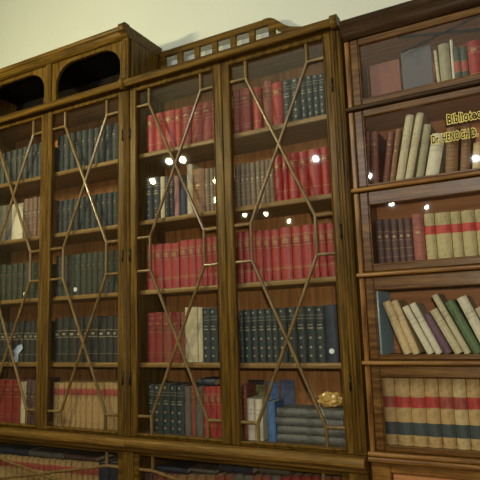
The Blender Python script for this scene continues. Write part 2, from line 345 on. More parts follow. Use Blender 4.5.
# ---------------------------------------------------------------- the two glazed oak bookcases
Z_G0, Z_G1 = 1.163, 2.877           # door glass, bottom and top
def door(root, x0, x1, gx0, gx1, L, R_):
    """upper glazed door: frame (part), glass pane, glazing bars and hinges (sub-parts)"""
    f = MB(); zt, zb = 2.915, 1.149
    f.box(x0 + .0008, gx0, -.004, .022, zb, zt, .004); f.box(gx1, x1 - .0008, -.004, .022, zb, zt, .004)
    f.box(gx0, gx1, -.003, .021, Z_G1, zt, .003); f.box(gx0, gx1, -.003, .021, zb, Z_G0, .003)
    for xa, xb in ((gx0 - .007, gx0 + .002), (gx1 - .002, gx1 + .007)):
        f.box(xa, xb, -.008, .010, Z_G0 - .004, Z_G1 + .004, .004)           # bead beside the glass
    f.box(gx0, gx1, -.010, .010, Z_G1 - .006, Z_G1 + .005, .004); f.box(gx0, gx1, -.010, .010, Z_G0 - .005, Z_G0 + .006, .004)
    d = f.build('door', M['oak_v'], root)
    MB().box(gx0 + .001, gx1 - .001, .011, .0145, Z_G0 + .001, Z_G1 - .001, .0002).build('glass_pane', M['glass'], d)
    cx = (gx0 + gx1) / 2
    za, zb2, zc, zd = 2.788, 2.101, 1.935, 1.245
    g = MB(); W, D, Y = .0145, .012, .0105
    S = lambda a, b: g.strut(a, b, W, D, Y)
    S((L, Z_G1), (L, za)); S((R_, Z_G1), (R_, za)); S((gx0, za), (L, za)); S((R_, za), (gx1, za))
    for zt_, zl in ((za, zb2), (zc, zd)):
        S((L, zt_), (R_, zl)); S((R_, zt_), (L, zl))
    for xx, xe in ((L, gx0), (R_, gx1)):
        S((xx, zb2), (xx, zc)); S((min(xx, xe), zb2), (max(xx, xe), zb2)); S((min(xx, xe), zc), (max(xx, xe), zc))
        S((xx, zd), (xx, Z_G0)); S((min(xx, xe), zd), (max(xx, xe), zd))
    g.build('glazing_bars', M['bar'], d)
    return d
def hinge(d, x, z):
    h = MB(); h.tube([(x, -.010, z - .03), (x, -.010, z + .03)], .004); h.build('hinge', M['iron'], d, True)

SHELF = (2.547, 2.196, 1.845, 1.493)
def bookcase(name, label, X0, X1, doors, posts, cat='bookcase'):
    r = empty(name, ((X0 + X1) / 2, .14, 0), label, cat)
    x0, x1 = X0 + .0006, X1 - .0006
    DEP = .285
    for xa, xb in ((x0, x0 + .018), (x1 - .018, x1)):
        MB().box(xa, xb, .024, DEP, .02, 2.93, .002).build('side_panel', M['oak_v'], r)
    MB().box(x0 + .018, x1 - .018, DEP - .012, DEP, .08, 2.92, .001).build('back_panel', M['in_v'], r)
    for z in SHELF:
        s = MB(); s.extrude_x([(DEP - .013, z - .025), (.040, z - .025), (.035, z - .021), (.034, z - .010), (.036, z - .003), (.041, z), (DEP - .013, z)], x0 + .019, x1 - .019)
        s.build('shelf', M['in_h'], r)
    MB().box(x0 + .019, x1 - .019, .026, DEP - .013, 1.110, 1.161, .002).build('bottom_board', M['in_h'], r)
    MB().box(x0 + .019, x1 - .019, .026, DEP - .013, 2.905, 2.933, .002).build('top_board', M['in_h'], r)
    for i, (xa, xb) in enumerate(posts):
        q = MB(); q.box(xa, xb, -.010, .0235, 1.149, 2.915, .004)
        w = xb - xa
        q.box(xa + w * .12, xa + w * .30, -.014, -.008, 1.16, 2.90, .003); q.box(xa + w * .38, xb - w * .38, -.017, -.008, 1.16, 2.90, .004); q.box(xb - w * .30, xb - w * .12, -.014, -.008, 1.16, 2.90, .003)
        q.build('post', M['oak_v'], r)
    for (a, b_, g0, g1, bl, br) in doors:
        d = door(r, a, b_, g0, g1, bl, br)
        hx = a + .003 if a < -2.7 or (a > -1.9 and a < -1.6) else b_ - .003
        for z in (1.42, 2.02, 2.65): hinge(d, hx, z)
    # crown moulding above the doors
    c = MB(); c.extrude_x([(.0255, 2.900), (-.004, 2.900), (-.022, 2.897), (-.034, 2.892), (-.046, 2.893), (-.052, 2.899), (-.056, 2.908), (-.056, 2.917), (-.052, 2.926), (-.044, 2.931), (-.030, 2.933), (.0255, 2.933)], x0, x1)
    c.build('cornice', M['oak_h'], r)
    # waist moulding
    l = MB(); l.extrude_x([(.0255, 1.086), (-.018, 1.086), (-.026, 1.092), (-.030, 1.102), (-.043, 1.107), (-.051, 1.116), (-.053, 1.127), (-.050, 1.138), (-.043, 1.145), (-.030, 1.148), (.0255, 1.148)], x0, x1)
    l.build('waist_moulding', M['oak_waist'], r)
    return r
def low_part(r, X0, X1, gx0, gx1):
    """the compartment under the waist moulding with its one wide glazed door, and the plinth"""
    x0, x1 = X0 + .0006, X1 - .0006; DEP = .285
    for xa, xb in ((x0, gx0 - .03), (gx1 + .03, x1)):
        q = MB(); q.box(xa, xb, -.010, .0235, .06, 1.086, .004); q.box(xa + (xb - xa) * .3, xb - (xb - xa) * .3, -.015, -.008, .1, 1.07, .004)
        q.build('post', M['oak_v'], r)
    MB().box(x0 + .019, x1 - .019, .03, DEP - .013, .75, .774, .002).build('shelf', M['in_h'], r)
    f = MB(); a, b = gx0 - .0295, gx1 + .0295; z0, z1, g0, g1 = .735, 1.0855, .785, 1.068
    f.box(a, gx0, -.004, .022, z0, z1, .004); f.box(gx1, b, -.004, .022, z0, z1, .004)
    f.box(gx0, gx1, -.003, .021, z0, g0, .003); f.box(gx0, gx1, -.003, .021, g1, z1, .003)
    d = f.build('low_door', M['oak_h'], r)
    MB().box(gx0 + .001, gx1 - .001, .011, .0145, g0 + .001, g1 - .001, .0002).build('glass_pane', M['glass'], d)
    L, R_ = gx0 + .075, gx1 - .075; za, zd = 1.004, .850
    g = MB(); S = lambda p, q: g.strut(p, q, .0145, .012, .0105)
    for xx, xe in ((L, gx0), (R_, gx1)):
        S((xx, g1), (xx, za)); S((xx, zd), (xx, g0)); S((min(xx, xe), za), (max(xx, xe), za)); S((min(xx, xe), zd), (max(xx, xe), zd))
    S((L, za), (R_, zd)); S((L, zd), (R_, za))
    g.build('glazing_bars', M['bar'], d)
    cx = (X0 + X1) / 2
    for xa, xb in ((a, cx), (cx, b)):
        pn = MB()
        pn.box(xa + .001, xa + .07, -.004, .022, .10, .733, .004); pn.box(xb - .07, xb - .001, -.004, .022, .10, .733, .004)
        pn.box(xa + .07, xb - .07, -.004, .022, .66, .733, .004); pn.box(xa + .07, xb - .07, -.004, .022, .10, .18, .004)
        pn.box(xa + .07, xb - .07, .006, .020, .18, .66, .004)
        pn.build('cupboard_door', M['oak_v'], r)
    MB().box(x0, x1, .0, DEP, 0.0, .10, .006).build('plinth', M['oak_h'], r)

mid = bookcase('glazed_bookcase', 'oak glazed bookcase in the middle with low gallery rail on top', -1.807, -.662,
    [(-1.807, -1.255, -1.766, -1.301, -1.688, -1.377), (-1.255, -.708, -1.213, -.744, -1.129, -.825)], [(-.708, -.6627)])
low_part(mid, -1.807, -.662, -1.759, -.772)
left = bookcase('glazed_bookcase', 'oak glazed bookcase at left topped by an arched open cupboard', -3.022, -1.807,
    [(-2.972, -2.403, -2.930, -2.444, -2.832, -2.524), (-2.403, -1.846, -2.364, -1.883, -2.272, -1.969)], [(-1.846, -1.8076), (-3.0214, -2.972)])
low_part(left, -3.022, -1.807, -2.943, -1.886)

# rounded returns at the cornice ends
for xa, xb, par in ((-1.835, -1.8085, left), (-.692, -.6635, mid)):
    c = MB(); c.extrude_x(nose(.0, -.066, 2.884, 2.940), xa, xb); c.build('corner_block', M['oak_h'], par, True)

# gallery rail along the back of the middle bookcase top
gy0, gy1 = .262, .280
zt, zw = 3.215, 3.176
g = MB(); xs0, xs1 = -1.8055, -1.12
g.box(xs0, xs1 - .03, gy0, gy1, zw, zt, .004); g.box(xs0, -.885, gy0, gy1, 2.934, 3.075, .003)
nb = 7
for i in range(nb):
    x = xs0 + .004 + i * (xs1 - xs0 - .005) / (nb - 1)
    g.box(x, x + .036, gy0 + .0005, gy1 - .0005, 3.07, zw + .002, .003)
top_ = []; bot_ = []
ctl = [(-1.15, 3.215), (-1.125, 3.216), (-1.105, 3.211), (-1.085, 3.200), (-1.06, 3.178), (-1.03, 3.150), (-1.0, 3.132), (-.96, 3.120), (-.92, 3.108), (-.885, 3.090)]
for k_, (x, z) in enumerate(ctl):
    p0 = Vector((ctl[max(k_ - 1, 0)][0], ctl[max(k_ - 1, 0)][1])); p1 = Vector((ctl[min(k_ + 1, len(ctl) - 1)][0], ctl[min(k_ + 1, len(ctl) - 1)][1]))
    t_ = (p1 - p0).normalized(); top_.append((x, z)); bot_.append((x + t_.y * .038, z - t_.x * .038))
prof = top_ + [(-.88, 3.04)] + bot_[::-1]
g.extrude_y(prof, gy0, gy1)
g.build('gallery_rail', M['oak_h'], mid)

# arched open cupboard on top of the left bookcase
bx0, bx1, bz0, bz1, by = -3.018, -1.807, 2.934, 3.180, .284
MB().box(bx1 - .02, bx1 - .0006, .0185, by, bz0, 3.181, .002).build('cupboard_side', M['oak_v'], left)
MB().box(bx0, bx0 + .02, .0185, by, bz0, 3.181, .002).build('cupboard_side', M['oak_v'], left)
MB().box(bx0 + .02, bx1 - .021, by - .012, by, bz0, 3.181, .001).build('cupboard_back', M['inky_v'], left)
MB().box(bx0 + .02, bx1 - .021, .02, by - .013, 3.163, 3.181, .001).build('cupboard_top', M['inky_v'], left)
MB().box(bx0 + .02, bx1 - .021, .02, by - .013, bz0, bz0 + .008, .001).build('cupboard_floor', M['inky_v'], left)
def arch_panel(ax0, ax1, ox0, ox1):
    # ox: outer, ax: opening
    zt_, ztop, r, z0 = 3.160, 3.181, .115, bz0 + .002
    zs_ = zt_ - r; n = 10; P = []       # pairs: opening edge point, outer frame point
    for x, z in ((ax0 - .012, z0), (ax0 - .012, z0 + .015), (ax0 + .006, z0 + .032), (ax0 + .006, z0 + .044), (ax0, z0 + .052), (ax0, zs_)): P.append(((x, z), (ox0, z)))
    P.append(((ax0, zs_), (ox0, ztop)))
    for i in range(n + 1):
        a = PI - PI / 2 * i / n; x = ax0 + r * 1.15 * (1 + math.cos(a)); P.append(((x, zs_ + r * math.sin(a)), (x, ztop)))
    for i in range(n + 1):
        a = PI / 2 - PI / 2 * i / n; x = ax1 - r * 1.15 * (1 - math.cos(a)); P.append(((x, zs_ + r * math.sin(a)), (x, ztop)))
    P.append(((ax1, zs_), (ox1, ztop)))
    for x, z in ((ax1, zs_), (ax1, z0 + .052), (ax1 - .006, z0 + .044), (ax1 - .006, z0 + .032), (ax1 + .012, z0 + .015), (ax1 + .012, z0)): P.append(((x, z), (ox1, z)))
    q = MB(); m_ = len(P); V = []
    for y in (.0, .018): V += [(p_[0][0], y, p_[0][1]) for p_ in P] + [(p_[1][0], y, p_[1][1]) for p_ in P]
    vs = [q.bm.verts.new(v) for v in V]
    def f(*ix):
        u = []
        for k in ix:
            if not any((vs[k].co - w_.co).length < 1e-7 for w_ in u): u.append(vs[k])
        if len(u) > 2: q.bm.faces.new(u)
    for i in range(m_ - 1):
        f(i, i + 1, m_ + i + 1, m_ + i); f(2 * m_ + i, 2 * m_ + i + 1, 3 * m_ + i + 1, 3 * m_ + i)
        f(i, i + 1, 2 * m_ + i + 1, 2 * m_ + i); f(m_ + i, m_ + i + 1, 3 * m_ + i + 1, 3 * m_ + i)
    bmesh.ops.remove_doubles(q.bm, verts=q.bm.verts, dist=1e-6)
    q.build('arch_panel', M['oak_v'], left)
arch_panel(-2.345, -1.872, -2.394, -1.8275)
arch_panel(-2.915, -2.436, -2.998, -2.3945)
q = MB(); q.box(-2.413, -2.374, -.012, .0, bz0, 3.182, .004); q.box(-2.402, -2.385, -.017, -.010, bz0 + .01, 3.17, .004)
q.build('cupboard_post', M['oak_v'], left)
q = MB(); q.box(-1.852, -1.8076, -.012, .0, bz0, 3.182, .004); q.box(-1.838, -1.822, -.017, -.010, bz0 + .01, 3.17, .004); q.build('cupboard_post', M['oak_v'], left)
c = MB(); c.extrude_x([(by, 3.182), (-.012, 3.182), (-.020, 3.186), (-.030, 3.196), (-.036, 3.208), (-.046, 3.214), (-.049, 3.224), (-.046, 3.235), (-.036, 3.242), (-.02, 3.246), (by, 3.246)], bx0 - .004, bx1 - .0006)
c.build('crown_moulding', M['oak_h'], left)
c = MB(); c.extrude_x(nose(.0, -.058, 3.196, 3.254), -1.842, -1.8085); c.build('corner_block', M['oak_h'], left, True)

# ---------------------------------------------------------------- the stacked glass-front sections at right
SX0, SX1 = -.653, .21
SEC = [  # name key, z0, z1, glass z0, glass z1, label
 ('SA', 2.516, 2.830, 2.560, 2.800, 'topmost glass-front oak bookcase section under dark cornice, with two facing covers inside'),
 ('SB', 2.171, 2.516, 2.197, 2.486, 'second oak bookcase section from top, gold lettering on its glass'),
 ('SC', 1.827, 2.171, 1.874, 2.114, 'third oak bookcase section from top, holding tan volumes with one red band'),
 ('SD', 1.487, 1.827, 1.523, 1.773, 'fourth oak bookcase section from top, holding slanting books and a blue cover'),
 ('SE', 1.150, 1.487, 1.186, 1.441, 'fifth oak bookcase section from top, holding tan volumes with red and slate bands')]
def section(key, z0, z1, g0, g1, label):
    v, h = ('red_v', 'walnut_h') if key == 'SA' else ('red_v', 'red_h')
    r = empty('bookcase_section', ((SX0 + SX1) / 2, .14, z0), label, 'bookcase section', 'stacked glass-front bookcase sections')
    e = .0006; za, zb = z0 + e, z1 - e; DEP = .285
    for xa, xb in ((SX0, SX0 + .020), (SX1 - .02, SX1)):
        q = MB(); q.box(xa, xb, .0, DEP, za, zb, .004); q.build('side_panel', M['red_v'], r)
    MB().box(SX0 + .0205, SX1 - .0205, DEP - .012, DEP, za, zb, .001).build('back_panel', M['panel'], r)
    zs = ROWZ[key]
    MB().box(SX0 + .0205, SX1 - .0205, .026, DEP - .0125, za, zs - .001, .001).build('bottom_board', M['in_h'], r)
    MB().box(SX0 + .0205, SX1 - .0205, .026, DEP - .0125, zb - .014, zb, .001).build('top_board', M['panel'], r)
    q = MB(); q.extrude_x(nose(.02, -.016, za, z0 + .017), SX0 - .004, SX1 + .004); q.build('ledge_moulding', M[h], r)
    # lift-up door
    f = MB(); dx0, dx1 = SX0 + .024, SX1 - .024; gx0, gx1 = -.593, SX1 - .06
    d0, d1 = z0 + .019, zb - .001
    f.box(dx0, gx0, .0, .022, d0, d1, .005); f.box(gx1, dx1, .0, .022, d0, d1, .005)
    f.box(gx0, gx1, .001, .021, d0, g0, .004); f.box(gx0, gx1, .001, .021, g1, d1, .004)
    f.box(gx0 - .002, gx0 + .004, .002, .012, g0, g1, .002); f.box(gx0, gx1, .002, .012, g0 - .003, g0 + .004, .002)
    d = f.build('door', M['red_d'], r)
    pane = MB().box(gx0 + .0045, gx1 - .001, .011, .0145, g0 + .0045, g1 - .001, .0002).build('glass_pane', M['glass_r'], d)
    # folding arms that guide the door
    if key == 'SA':
        for (p, q_), yy in zip(GUIDE, (.030, .036)):
            a = MB(); a.strut(p, q_, .008, .003, yy); a.build('guide_arm', M['ink'], r)
    return r, d
GUIDE = ((( -.423, 2.733), (-.118, 2.805)), ((-.4317, 2.805), (-.125, 2.752)))
ROWZ = {'SA': 2.548, 'SB': 2.190, 'SC': 1.870, 'SD': 1.520, 'SE': 1.185}
secs = {}
for s in SEC: secs[s[0]] = section(*s)
# dark cornice on the topmost section
ra = secs['SA'][0]
c = MB(); c.extrude_x([(.285, 2.831), (-.004, 2.831), (-.012, 2.834), (-.020, 2.839), (-.026, 2.846), (-.026, 2.850), (-.030, 2.857), (-.037, 2.866), (-.045, 2.874), (-.050, 2.880), (-.054, 2.888), (-.052, 2.898), (-.044, 2.904), (.285, 2.904)], SX0 + .002, SX1 + .01)
c.build('cornice', M['walnut_h'], ra)
# base section with panelled front
r = empty('bookcase_section', ((SX0 + SX1) / 2, .14, 0), 'lowest bookcase section with reddish framed wooden panel, under the tan volumes', 'bookcase section', 'stacked glass-front bookcase sections')
q = MB(); q.box(SX0, SX1, .03, .285, .0, 1.1494, .004); q.build('carcass', M['red_v'], r)
q = MB(); q.extrude_x(nose(.02, -.018, 1.130, 1.1494), SX0 - .004, SX1 + .004); q.build('ledge_moulding', M['red_h'], r)
q = MB(); q.box(SX0, -.578, .0, .029, .02, 1.129, .005); q.box(SX1 - .075, SX1, .0, .029, .02, 1.129, .005)
q.box(-.578, SX1 - .075, .001, .028, 1.093, 1.129, .004); q.box(-.578, SX1 - .075, .001, .028, .02, .12, .004); q.build('panel_frame', M['red_h'], r)
q = MB(); q.box(-.577, SX1 - .076, .012, .029, .121, 1.092, .006); q.build('panel', M['panel'], r)

# gold-and-black lettering on the second section's glass
def text(body, x, y, z, size, width, mat, off, ext, parent, name):
    cu = bpy.data.curves.new(name, 'FONT'); cu.body = body; cu.size = size; cu.offset = off; cu.extrude = ext; cu.resolution_u = 3
    cu.space_character = 1.12
    o = bpy.data.objects.new(name, cu); C.objects.link(o)
    dg = bpy.context.evaluated_depsgraph_get(); me = bpy.data.meshes.new_from_object(o.evaluated_get(dg))
    C.objects.unlink(o); bpy.data.objects.remove(o)
    xs_ = [v.co.x for v in me.vertices]; x0_ = min(xs_); k = width / (max(xs_) - x0_)
    me.transform(Matrix.Diagonal((k, 1, 1, 1)) @ Matrix.Translation((-x0_, 0, 0)))
    mw = Matrix.Translation((x, y, z)) @ Matrix.Rotation(PI / 2, 4, 'X')
    off_ = Vector((0, 0, 0)); q = parent
    while q is not None: off_ += q.location; q = q.parent
    me.transform(Matrix.Translation(-off_) @ mw); me.materials.clear(); me.materials.append(mat)
    ob = bpy.data.objects.new(name, me); C.objects.link(ob); ob.parent = parent; return ob
dB = secs['SB'][1]
for body, x, z, s, wd in TEXTS:
    text(body, x - .003, .0102, z, s, wd + .006, M['goldleaf'], .0044, .0003, dB, 'lettering')
    text(body, x, .0092, z, s, wd, M['ink'], .0008, .0003, dB, 'lettering')

# ---------------------------------------------------------------- books
ORD = ['', 'first', 'second', 'third', 'fourth', 'fifth', 'sixth', 'seventh', 'eighth', 'ninth', 'tenth', 'eleventh', 'twelfth', 'thirteenth', 'fourteenth',
       'fifteenth', 'sixteenth', 'seventeenth', 'eighteenth', 'nineteenth', 'twentieth', 'twenty-first', 'twenty-second', 'twenty-third', 'twenty-fourth', 'twenty-fifth', 'twenty-sixth']
DESC = {'R1': 'bright red gilt-lined volume', 'R2': 'dark red volume', 'R3': 'rose red gilt-lined volume', 'BR': 'red-brown volume', 'RD': 'red-brown ribbed volume', 'BLB': 'tall blue volume', 'BK': 'black volume', 'GK': 'black volume with gilt dots',
 'NV': 'plain navy volume', 'TP': 'grey-brown banded volume', 'TPD': 'brown banded volume', 'CR': 'cream volume', 'WH': 'off-white volume', 'BN': 'brown leather volume', 'PK': 'pinkish slim volume',
 'GY': 'dull grey volume', 'PD': 'dark purple-brown volume', 'DB': 'dark slate volume', 'OD': 'dark olive volume', 'GB': 'charcoal volume with gilt band', 'TL': 'tan volume with red label',
 'TNB': 'pale tan volume', 'OL': 'olive-grey volume', 'DG': 'dark green volume with red label', 'RB': 'ribbed red-brown volume', 'TR': 'tan volume with red band', 'T2': 'tan volume with red and slate bands',
 'PU': 'purple volume', 'GR': 'green cloth volume', 'BL': 'blue volume'}
def arc(w, bulge, r0, n=6, inset=0):
    pts = []
    for i in range(n + 1):
        u = -1 + 2 * i / n
        pts.append((u * (w / 2 + inset), r0 - (bulge + inset) * (1 - u * u) - (inset if abs(u) == 1 else 0) * 0))
    return pts
def strip(b, w, bulge, z0, z1, lift, y0=.006, k0=-1, k1=1, n=6):
    V = []
    for z in (z0, z1):
        for L in (lift, -.0006):
            for i in range(n + 1):
                u = k0 + (k1 - k0) * i / n
                V.append((u * (w / 2 + (lift if L == lift else 0) * .3), y0 - bulge * (1 - u * u) - L, z))
    m_ = n + 1; F = []
    for i in range(n):
        F.append([i, i + 1, 2 * m_ + i + 1, 2 * m_ + i]); F.append([m_ + i, m_ + i + 1, 3 * m_ + i + 1, 3 * m_ + i])
        F.append([i, i + 1, m_ + i + 1, m_ + i]); F.append([2 * m_ + i, 2 * m_ + i + 1, 3 * m_ + i + 1, 3 * m_ + i])
    F.append([0, m_, 3 * m_, 2 * m_]); F.append([n, m_ + n, 3 * m_ + n, 2 * m_ + n])
    b.add(V, F)
def make_book(kind, w, h, d=.15, ribs=None, plainspine=False):
    """case (root mesh, origin at the spine's foot), page block, spine label(s), gilt tooling"""
    bulge = min(.010, w * .24); t_ = min(.003, w * .12); y0 = .006
    b = MB(); n = 6
    outer = [(-w / 2, d)] + [(u * w / 2, y0 - bulge * (1 - u * u)) for u in [(-1 + 2 * i / n) for i in range(n + 1)]] + [(w / 2, d)]
    wi = w / 2 - t_
    inner = [(wi, d)] + [(u * wi, y0 + t_ - bulge * (1 - u * u)) for u in [(1 - 2 * i / n) for i in range(n + 1)]] + [(-wi, d)]
    k = len(outer); V = []
    for z in (0, h):
        V += [(x, y, z) for x, y in outer] + [(x, y, z) for x, y in reversed(inner)]
    F = []
    for i in range(k - 1):
        F.append([i, i + 1, 2 * k + i + 1, 2 * k + i]); F.append([k + i, k + i + 1, 3 * k + i + 1, 3 * k + i])
        F.append([i, i + 1, k + i + 1, k + i]); F.append([2 * k + i, 2 * k + i + 1, 3 * k + i + 1, 3 * k + i])
    F.append([0, k, 3 * k, 2 * k]); F.append([k - 1, 2 * k - 1, 4 * k - 1, 3 * k - 1])
    b.add(V, F)
    ribz = []
    if not plainspine:
        if kind in ('TP', 'TPD', 'BN', 'RB', 'GK', 'R2', 'RD', 'BK', 'DB', 'OD', 'PD'): ribz = [.16, .34, .52, .70, .86]
        if kind in ('R1', 'R3'): ribz = [.22, .66, .84]
    if kind == 'RB': ribz = [.08, .2, .32, .44, .56, .68, .8, .92]
    if kind == 'TR': ribz = [.22, .50, .80]
    for z in ribz: strip(b, w, bulge, h * z - .002, h * z + .002, .0022 if kind == 'RB' else .0016)
    root = b.build('book', M[random.choice(['T2', 'T2B'])] if kind == 'T2' else M[kind])
    for p_ in root.data.polygons: p_.use_smooth = False
    q = MB(); q.box(-wi + .0003, wi - .0003, y0 + t_ + .0005, d - .005, .004, h - .004, .0005); q.build('page_block', M['page'], root)
    lines = []
    def line(z0, z1, k0=-.95, k1=.95): lines.append((h * z0, h * z0 + z1, k0, k1))
    if not plainspine:
        if kind == 'R1': [line(z, .0018) for z in (.20, .70, .82)]; line(.74, .006, -.5, .5); line(.78, .004, -.4, .4)
        elif kind == 'R3': [line(z, .002) for z in (.20, .23, .64, .82, .85)]; line(.70, .005, -.55, .55); line(.74, .006, -.6, .6); line(.78, .004, -.4, .4)
        elif kind in ('R2', 'BR', 'RD'): [line(z, .0012) for z in (.12, .18, .60, .68, .88)]; line(.76, .005, -.5, .5)
        elif kind in ('GK', 'BK'):
            for z in (.10, .25, .42, .92): line(z, .008 if kind == 'GK' else .003, -.22, .22)
            line(.60, .004, -.6, .6); line(.66, .003, -.5, .5); line(.78, .0015); line(.84, .0015)
        elif kind == 'GB': [line(z, .003) for z in (.55, .70)]; line(.60, .012, -.4, .4); line(.18, .0015)
        elif kind in ('DB', 'OD'): [line(z, .0016) for z in (.30, .62, .80)]; line(.68, .01, -.4, .4)
        elif kind in ('TP', 'TPD', 'PD', 'RB', 'BN'): [line(z, .0014) for z in (.18, .36, .54, .72)]; line(.60, .008, -.4, .4)
        elif kind in ('WH', 'CR', 'TNB', 'PU', 'GR'): pass
        elif kind == 'DG': line(.36, .002); line(.62, .002)
    lines.sort(); runs = []
    for l_ in lines:
        if runs and l_[0] - runs[-1][-1][1] < .0165: runs[-1].append(l_)
        else: runs.append([l_])
    for run in runs:
        g = MB()
        for z0, z1, k0, k1 in run: strip(g, w, bulge, z0, z1, .0019, k0=k0, k1=k1)
        g.build('gilt_stripe', M['gilt_dim' if kind in ('DB', 'OD') else 'gilt_pale' if kind in ('GK', 'BK', 'GB', 'TP', 'TPD') else 'gilt'], root)
    def lab(z0, z1, mt, nm):
        q = MB(); strip(q, w, bulge, z0, z1, .0011, k0=-.99, k1=.99); o = q.build('spine_label', M[mt], root); o['label'] = nm
    if not plainspine:
        if kind == 'TL': lab(h * .72, h * .86, 'lab_dull', 'dull red spine label')
        if kind == 'TR': lab(h * .57, h * .745, 'lab_red', 'red spine label')
        if kind == 'DG': lab(h * .38, h * .61, 'lab_dull', 'red spine label')
        if kind == 'T2':
            lab(h * (.53 + random.uniform(-.008, .008)), h * (.68 + random.uniform(-.008, .008)), random.choice(['lab_red', 'lab_red', 'lab_dull']), 'red upper spine label'); lab(h * .145, h * .32, 'lab_dark', 'slate lower spine label')
        if kind in ('TNB', 'CR', 'WH') and w < .06:
            q = MB(); strip(q, w, bulge, h * .63, h * .63 + .0012, .0004); strip(q, w, bulge, h * .63 + .018, h * .63 + .0192, .0004)
            q.build('spine_stripe', M['TP'], root)
    return root
SHELFNAME = {1: 'top shelf', 2: 'second shelf', 3: 'third shelf', 4: 'fourth shelf', 5: 'bottom shelf'}
BAY = {'ML': 'left door of gallery-railed bookcase', 'MR': 'right door of gallery-railed bookcase', 'LR': 'right door of arch-topped bookcase', 'LL': 'left door of arch-topped bookcase',
 'BL': 'low compartment under arch-topped bookcase', 'BM': 'low compartment under gallery-railed bookcase',
 'SA': 'topmost stacked section', 'SB': 'section with gold lettering', 'SC': 'third stacked section', 'SD': 'fourth stacked section', 'SE': 'fifth stacked section'}
bays = {}
for bay, rr, zs, lst in ROWS:
    key = (bay, rr if bay[0] in 'ML' else 1)
    bays.setdefault(key, [zs, []])[1].extend(lst)
EXTRA = {'SA': ['R1', 'DG', 'BN', 'R1'], 'SB': ['TNB', 'BN', 'BN', 'R2'], 'SC': ['TR'], 'SE': ['T2'], 'SD': ['CR', 'WH', 'BN', 'TNB']}
books = {}
for (bay, rr), (zs, lst) in bays.items():
    lst.sort(key=lambda b: b[1])
    if bay in EXTRA:      # the rows carry on behind the glass, out to the far side of the case
        k, x, w, h, a = lst[-1]; i = 0
        xr = x + w / 2 + .002 + (h * math.sin(math.radians(max(a, 0)))) * 1.05
        if bay == 'SD': xr = x + w / math.cos(math.radians(a)) * .6
        n0 = len(lst)
        while True:
            kk = EXTRA[bay][i % len(EXTRA[bay])]; ww = random.uniform(.036, .052); hh = h * random.uniform(.97, 1.03) if bay != 'SB' else random.uniform(.2, .24)
            aa = a if bay == 'SD' else 0
            wx = ww / math.cos(math.radians(aa)) + (.004 if aa else 0)
            if xr + wx + (0 if aa == 0 else .02) > SX1 - .03: break
            lst.append((kk, xr + wx / 2, ww, hh, aa)); xr += wx + .0015; i += 1
    n = len(lst)
    cnt = {}
    for i, (k, x, w, h, a) in enumerate(lst):
        ys = .0545 if bay[0] != 'S' else .052
        maxd = .265 - ys
        d = {'S': .17}.get(bay[0], .16) * random.uniform(.93, 1.05)
        if (bay, rr) == ('MR', 5): d = .10
        if k == 'BLB': d = .212
        if a == 0 and k not in ('T2', 'NV'): h *= random.uniform(.988, 1.008)
        o = make_book(k, w - (.0012 if a == 0 else 0), h, d, plainspine=(k in ('CR', 'WH') and w > .055))
        o.location = (x, ys + random.uniform(0, .004), zs + .0006 + abs(math.sin(math.radians(a))) * w / 2)
        o.rotation_euler = (0, math.radians(a), 0)
        fromright = bay == 'LL'
        idx = n - i if fromright else i + 1
        pos = (ORD[idx] + ' from ' + ('right' if fromright else 'left')) if idx > 1 else ('rightmost' if fromright else 'leftmost')
        where = (SHELFNAME[rr] + ', ' if bay[0] in 'ML' else '') + BAY[bay]
        tag(o, '%s, %s, %s' % (DESC[k], pos, where), 'book', 'books on the %s %s' % (SHELFNAME[rr] + ' behind the' if bay[0] in 'ML' else 'shelf of the', BAY[bay]))
        books[bay, rr, i] = o
def small_label(o, w, z, r=.012):
    q = MB(); q.disc(0, z, r, -.006, .006); s = q.build('round_label', M['white'], o, local=False); s['label'] = 'white round sticker'
small_label(books['MR', 4, 11], 0, .045, .011)
small_label(books['LR', 3, 3], 0, .03, .012)
small_label(books['LL', 3, 5], 0, .03, .009)

def facing(kind, x0, x1, y, z, h, th, label, tilt=0, name='book', roll=0):
    """a book standing with its cover towards the room"""
    o = make_book(kind, th, h, x1 - x0, plainspine=True); o.name = name
    o.rotation_euler = (math.radians(tilt), math.radians(roll), -PI / 2) if False else Matrix.Rotation(math.radians(tilt), 4, 'X').to_euler()
    m = Matrix.Translation((x0, y + th / 2, z)) @ Matrix.Rotation(math.radians(tilt), 4, 'X') @ Matrix.Rotation(math.radians(roll), 4, 'Y') @ Matrix.Rotation(PI / 2, 4, 'Z') @ Matrix.Scale(1, 4)
    # local +y (fore-edge) must run along +x: turn by -90 degrees
    m = Matrix.Translation((x0, y + th / 2, z)) @ Matrix.Rotation(math.radians(tilt), 4, 'X') @ Matrix.Rotation(math.radians(roll), 4, 'Y') @ Matrix.Rotation(-PI / 2, 4, 'Z')
    o.matrix_world = m
    return tag(o, label, 'book')
def lying(kind, x0, x1, y, z, th, d, label, rz=0, tilt=0):
    """a book lying flat, spine to the room"""
    o = make_book(kind, th, x1 - x0, d, plainspine=kind in ('NV', 'GY', 'PD'))
    m = Matrix.Translation((x0, y, z + th / 2)) @ Matrix.Rotation(rz, 4, 'Z') @ Matrix.Rotation(tilt, 4, 'Y') @ Matrix.Rotation(PI / 2, 4, 'Y')
    o.matrix_world = m
    return tag(o, label, 'book')
SEC_B = 'topmost stacked section'
facing('RC', -.570, -.441, .052, 2.5486, .172, .02, 'plain brick-red book facing outward behind glass of topmost stacked section')
facing('GC', -.437, -.314, .054, 2.5486, .200, .018, 'grey-violet book facing outward beside the brick-red one, topmost stacked section')
def top_of(bay, rr, x0, x1):
    zs, lst = bays[bay, rr]
    return zs + .0012 + max([h for k, x, w_, h, a in lst if x + w_ / 2 > x0 and x - w_ / 2 < x1])
z = 1.1625
